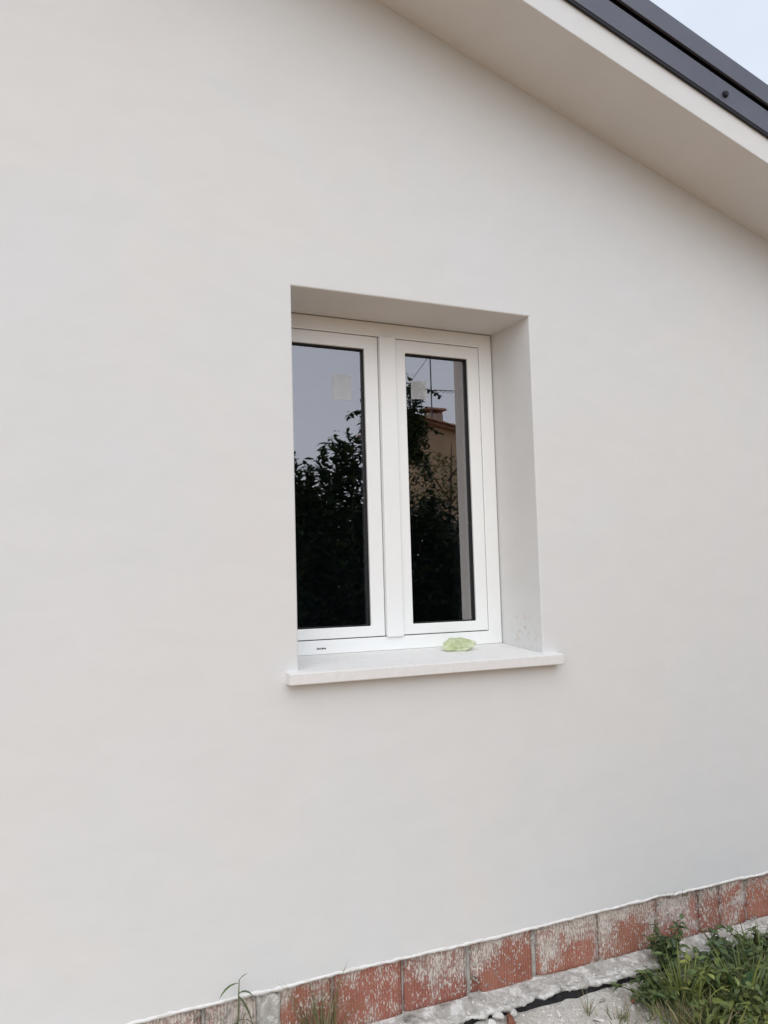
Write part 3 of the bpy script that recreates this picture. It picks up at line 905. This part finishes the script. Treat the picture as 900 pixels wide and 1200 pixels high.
# ------------------------------------------------------------------ rubble on the soil
def lump(seed, sx, sy, sz):
    bm = bmesh.new()
    bmesh.ops.create_icosphere(bm, subdivisions=2, radius=1.0)
    rr = random.Random(seed)
    planes = [(Vector((rr.gauss(0, 1), rr.gauss(0, 1), rr.gauss(0, 1))).normalized(), rr.uniform(.35, .7)) for _ in range(8)]
    for v in bm.verts:
        for nn, dd in planes:
            ex = v.co.dot(nn) - dd
            if ex > 0: v.co -= nn * ex
        v.co *= 1 + 0.12 * noise.noise(v.co * 2.5 + Vector((seed, 0, 0)))
        v.co = Vector((v.co.x * sx, v.co.y * sy, v.co.z * sz))
    me = bpy.data.meshes.new('lump'); bm.to_mesh(me); bm.free()
    return me
for i, (x, y, s, mt, name, label, zz) in enumerate((
        (0.700, -0.128, (.034, .024, .022), 'brick_bit', 'brick_fragment', 'broken red brick fragment lying among white plaster lumps', .010),
        (0.668, -0.100, (.024, .018, .018), 'white_stone', 'plaster_lump', 'white plaster lump leaning against the red brick fragment, on its wall side', .016),
        (0.735, -0.092, (.022, .019, .017), 'white_stone', 'plaster_lump', 'pointed white plaster lump between the red fragment and the ledge', .014),
        (0.625, -0.122, (.026, .020, .018), 'white_stone', 'plaster_lump', 'white plaster lump at the foot of the dark membrane', .008),
        (0.570, -0.125, (.030, .020, .015), 'white_stone', 'plaster_lump', 'flat white plaster lump farthest from the weeds', .006),
        (0.985, -0.245, (.022, .015, .007), 'white_stone', 'plaster_lump', 'thin white plaster flake on the open soil', .004),
        (1.090, -0.140, (.030, .012, .007), 'grey_stone', 'stone_chip', 'long thin grey chip on the open soil', .003),
        (1.150, -0.300, (.024, .020, .012), 'grey_stone', 'stone_chip', 'rounded grey chip in the straw coloured grass', .006),
        (0.880, -0.170, (.014, .011, .008), 'white_stone', 'plaster_lump', 'small white plaster crumb on open soil by the dark membrane', .004),
        (1.560, -0.235, (.050, .034, .020), 'white_stone', 'plaster_lump', 'pale plaster slab half hidden in the weeds', .035),
        (1.98, -0.28, (.050, .036, .026), 'grey_stone', 'stone_chip', 'grey stone among weeds toward the house corner', .015),
        (1.18, -0.20, (.020, .014, .009), 'redclay', 'brick_fragment', 'small flat red brick chip at the edge of the weeds', .004))):
    me = lump(i + 3, *s); me.materials.append(M[mt])
    o = bpy.data.objects.new(name, me); col.objects.link(o)
    o.location = (x, y, ground_z(x, y) + zz); o.rotation_euler = (rnd.uniform(-.3, .3), rnd.uniform(-.3, .3), rnd.uniform(0, 6))
    tag(o, label, 'rubble')
mb = MB()
for i in range(1500):
    x = rnd.uniform(0.1, 2.4); y = -0.085 - abs(rnd.gauss(0, 0.22)); s = rnd.uniform(0.002, 0.008) * (1.6 if rnd.random() < .06 else 1)
    q = ground_z(x, y)
    g = rnd.random()
    pts = [(x + s * rnd.uniform(.6, 1.1) * math.cos(t), y + s * rnd.uniform(.6, 1.1) * math.sin(t), q - 0.002) for t in (0.3, 1.5, 2.6, 3.9, 5.2)]
    mb.add(pts + [(x + s * rnd.uniform(-.3, .3), y, q + s * rnd.uniform(.4, 1.0))], [(j, (j + 1) % 5, 5) for j in range(5)])
tag(build('gravel', mb, M['white_stone']), 'fine pale crumbs of plaster and grit scattered on the soil', 'gravel', kind='stuff')

# ------------------------------------------------------------------ what the panes reflect: garden and neighbour house across the plot
def crown(mb, c, rx, ry, rz, n, size, cols, keep=0.0, seed=0, flat=0.5):
    k_ = 0
    while k_ < n:
        p = Vector((rnd.uniform(-1, 1), rnd.uniform(-1, 1), rnd.uniform(-1, 1)))
        l = p.length
        if l > 1 or l < 0.15: continue
        edge = 0.80 + 0.34 * N(p.x / l * 2.2 + seed, p.y / l * 2.2, p.z / l * 2.2)
        if l > edge: continue
        q = Vector((c[0] + p.x * rx, c[1] + p.y * ry, c[2] + p.z * rz))
        if keep and N(q.x * 2.2, q.y * 2.2, q.z * 2.2 + seed) < keep: continue
        a = rnd.uniform(0, 2 * math.pi)
        leaf(mb, q, (math.cos(a), math.sin(a), rnd.uniform(-.3, 1.2)), size * rnd.uniform(.6, 1.25), size * rnd.uniform(.3, .45), rnd.uniform(0, .8), shade(rnd.choice(cols), .35), 2, .2)
        k_ += 1
HEDGE = [(0.030, 0.055, 0.020), (0.040, 0.070, 0.026), (0.024, 0.045, 0.020)]
def shrub(x, y, top, rx, label, n=9000, size=0.115, cols=HEDGE, sprays=14, name='evergreen_shrub', group='shrubs across the plot reflected in the panes'):
    e = empty(name, (x, y, GZ - 0.02), label, 'shrub', group)
    hh = top - GZ
    mt, ml = MB(), MB()
    for i in range(5):
        a = i * 1.3 + rnd.random()
        mt.tube([(x + .05 * math.cos(a), y + .05 * math.sin(a), GZ - 0.02), (x + .22 * math.cos(a), y + .22 * math.sin(a), GZ + hh * .45), (x + .32 * math.cos(a), y + .3 * math.sin(a), GZ + hh * .8)], [.035, .025, .008], 5)
    build('trunk', mt, M['bark'], e, smooth=True)
    crown(ml, (x, y, GZ + hh * .50), rx, .62, hh * .56, n, size, cols, seed=x)
    for i in range(sprays):                       # upright leafy shoots breaking the outline
        a = rnd.uniform(0, 2 * math.pi); r = rnd.uniform(0, .8)
        b = Vector((x + r * rx * math.cos(a), y + r * .5 * math.sin(a), top - .30 - .25 * r))
        t = b + Vector((rnd.uniform(-.14, .14), rnd.uniform(-.1, .1), rnd.uniform(.28, .52)))
        for j in range(34):
            s = rnd.random(); p = b.lerp(t, s); aa = rnd.uniform(0, 2 * math.pi)
            leaf(ml, p, (math.cos(aa), math.sin(aa), rnd.uniform(.1, 1.1)), size * rnd.uniform(.7, 1.2) * (1.1 - .4 * s), size * .38, rnd.uniform(0, .6), shade(rnd.choice(cols), .3), 2, .2)
    tag(build('crown', ml, M['leaf'], e), kind='stuff')
for (x, y, t, lab) in ((1.2, -6.3, 1.25, 'first'), (2.3, -6.4, 1.55, 'second'), (3.3, -6.3, 1.2, 'third'), (4.4, -6.3, .95, 'fourth'), (5.5, -6.4, 1.0, 'fifth')):
    shrub(x, y, t, .85, 'dark evergreen shrub in the back row of the hedge, %s from the open end' % lab, 6500, .13, sprays=6)
shrub(0.75, -4.85, 1.45, .75, 'dark evergreen shrub at the open end of the hedge facing the window')
shrub(1.70, -4.70, 1.52, .75, 'dark evergreen shrub with upright shoots reflected beside the window jamb')
shrub(2.42, -4.75, 1.72, .65, 'tall dark evergreen shrub reflected in the middle of the pane without antenna')
shrub(3.55, -4.70, 1.18, .70, 'lower dark evergreen shrub reflected below the ochre house')
shrub(4.45, -4.75, 1.15, .75, 'dark evergreen shrub reflected beside the window reveal')
shrub(5.40, -4.80, 1.20, .75, 'dark evergreen shrub at the far end of the hedge')

# ivy-clad tree between the shrubs, with loose hanging vines
iv = empty('ivy_tree', (2.98, -4.75, GZ - 0.02), 'tall ivy-covered tree with loose hanging vines reflected in both panes', 'tree')
mt = MB()
mt.tube([(2.98, -4.75, GZ - 0.02), (2.95, -4.75, 0.2), (3.0, -4.75, 1.5), (2.97, -4.75, 2.55)], [.10, .085, .06, .02], 8)
for (bx, bz) in ((2.72, 2.35), (3.42, 2.3), (3.35, 1.9), (2.66, 1.95)):
    mt.tube([(2.98, -4.75, bz - .35), ((2.98 + bx) / 2, -4.75, bz), (bx, -4.73, bz + .02)], [.03, .018, .006], 5)
build('trunk', mt, M['bark'], iv, smooth=True)
ml = MB()
IVY = [(0.032, 0.060, 0.020), (0.05, 0.085, 0.028), (0.026, 0.05, 0.018)]
for (c, r, n) in (((2.98, -4.75, .3), (.42, .35, 1.5), 2600), ((3.12, -4.75, 1.45), (.42, .34, .95), 3600), ((3.17, -4.75, 2.1), (.30, .26, .48), 1300), ((2.84, -4.75, 2.05), (.20, .2, .42), 420)):
    crown(ml, c, *r, n, .075, IVY, -0.25, seed=c[2])
for (p0, p1, p2) in (((2.80, -4.7, 2.30), (2.60, -4.7, 2.10), (2.66, -4.7, 1.75)), ((2.80, -4.7, 2.05), (2.55, -4.7, 2.12), (2.50, -4.7, 1.98)), ((3.15, -4.7, 2.35), (3.42, -4.7, 2.42), (3.60, -4.7, 2.28)),
                    ((3.2, -4.7, 2.10), (3.45, -4.7, 1.95), (3.58, -4.7, 1.88)), ((3.2, -4.7, 1.8), (3.42, -4.7, 1.55), (3.52, -4.7, 1.25)), ((2.75, -4.7, 1.9), (2.72, -4.7, 1.7), (2.78, -4.7, 1.5))):
    p0, p1, p2 = Vector(p0), Vector(p1), Vector(p2)
    pts = [p0.lerp(p1, s).lerp(p1.lerp(p2, s), s) for s in [i / 8 for i in range(9)]]
    ml.tube(pts, .006, 4, (0.06, 0.05, 0.03, 1))
    for i in range(36):
        s = rnd.random(); p = p0.lerp(p1, s).lerp(p1.lerp(p2, s), s); aa = rnd.uniform(0, 2 * math.pi)
        leaf(ml, p, (math.cos(aa), math.sin(aa), rnd.uniform(-.8, .5)), .062 * rnd.uniform(.6, 1.2), .04, .5, shade(rnd.choice(IVY)), 2, .2)
tag(build('crown', ml, M['leaf'], iv), kind='stuff')

# lighter young tree in front of the neighbour house
yt = empty('young_tree', (5.9, -8.6, GZ - 0.02), 'thin young tree with pale leaves reflected before the ochre wall', 'tree')
mt = MB(); mt.tube([(5.9, -8.6, GZ - 0.02), (5.85, -8.6, .6), (5.95, -8.6, 1.6), (6.0, -8.6, 2.5)], [.05, .04, .025, .008], 6)
for (bx, bz) in ((5.5, 2.1), (6.35, 2.0), (5.6, 1.7), (6.3, 2.4)):
    mt.tube([(5.92, -8.6, bz - .5), (bx, -8.55, bz)], [.018, .005], 5)
build('trunk', mt, M['bark'], yt, smooth=True)
ml = MB(); crown(ml, (5.95, -8.6, 1.85), .75, .6, .62, 620, .10, [(0.14, 0.15, 0.05), (0.09, 0.11, 0.04), (0.20, 0.18, 0.07)], 0.02, seed=4)
tag(build('crown', ml, M['leaf'], yt), kind='stuff')

# neighbour house, gable toward the plot
nb = empty('neighbour_house', (13.0, -20.0, GZ), 'ochre rendered house with clay tile roof reflected in the window pane', 'house')
NS = 0.192
def nz_(x): return 5.44 - NS * (x - 10.05)       # single-pitch roof falling toward +x
mb = MB()
pf = [(11.2, GZ - .1), (16.0, GZ - .1), (16.0, nz_(16.0)), (13.0, nz_(13.0)), (11.2, nz_(11.2))]
mb.add([(x, -19.7, q) for x, q in pf] + [(x, -23.0, q) for x, q in pf], [(0, 1, 2, 3, 4), (9, 8, 7, 6, 5)] + [(i, (i + 1) % 5, (i + 1) % 5 + 5, i + 5) for i in range(5)])
build('wall', mb, M['neighbour'], nb)
mb = MB()
for x0, x1 in ((10.9, 16.5),):
    mb.prism([(-19.45, -0.02), (-19.45, 0.07), (-23.3, 0.07), (-23.3, -0.02)], x0, x1, nz_)
rf = build('roof', mb, M['tile'], nb)
mb = MB()
x = 10.9
while x < 16.2:                                   # curved verge tiles along the gable edge
    n = 7
    for yy in (-19.46, -19.76):
        ring0 = [(x + .02, yy + .16 * math.cos(t * math.pi / (n - 1)), nz_(x) + .06 + .09 * math.sin(t * math.pi / (n - 1))) for t in range(n)]
        ring1 = [(x + .42, yy + .13 * math.cos(t * math.pi / (n - 1)), nz_(x + .42) + .06 + .07 * math.sin(t * math.pi / (n - 1))) for t in range(n)]
        mb.add(ring0 + ring1, [(t, t + 1, n + t + 1, n + t) for t in range(n - 1)] + [tuple(range(n))])
    x += .36
tag(build('verge_tile', mb, M['tile'], rf), kind='stuff')
mb = MB(); mb.box(12.10, 12.56, -20.75, -20.30, 4.9, 5.62)
ch = build('chimney', mb, M['chimney'], rf)
mb = MB()
for a_, b_ in ((12.12, -20.32), (12.48, -20.32), (12.12, -20.67), (12.48, -20.67)):
    mb.box(a_, a_ + .07, b_ - .07, b_, 5.60, 5.74)
mb.prism([(-20.85, 5.73), (-20.20, 5.73), (-20.30, 5.81), (-20.75, 5.81)], 11.98, 12.68)
build('chimney_cap', mb, M['tile'], rf)
for (x0, x1, z0, z1) in ((13.6, 14.6, 1.6, 3.1),):
    mb = MB(); mb.ring(x0, x1, z0, z1, .08, .08, .08, .08, -19.71, -19.66)
    mb.box(x0 + .08, x1 - .08, -19.705, -19.68, z0 + .08, z1 - .08)
    build('window', mb, M['chimney'], nb, bevel=.01)
# television antenna on the roof ridge
an = empty('television_antenna', (12.08, -20.15, nz_(12.08)), 'tall thin television antenna mast beside the chimney of the ochre house', 'antenna')
mb = MB(); mb.tube([(12.08, -20.15, nz_(12.08) - .02), (12.08, -20.15, 8.3)], .022, 6)
build('mast', mb, M['steel'], an)
mb = MB(); mb.tube([(11.80, -20.15, 6.30), (12.95, -20.15, 6.36)], .014, 5)
for i in range(8):
    x = 11.85 + i * .15
    mb.tube([(x, -20.35, 6.31), (x, -19.95, 6.31)], .008, 4)
build('boom', mb, M['steel'], an)
mb = MB(); mb.tube([(12.08, -20.15, 7.45), (11.35, -20.1, 6.55), (11.0, -20.1, nz_(11.0) + .06)], .010, 4)
build('guy_wire', mb, M['steel'], an)
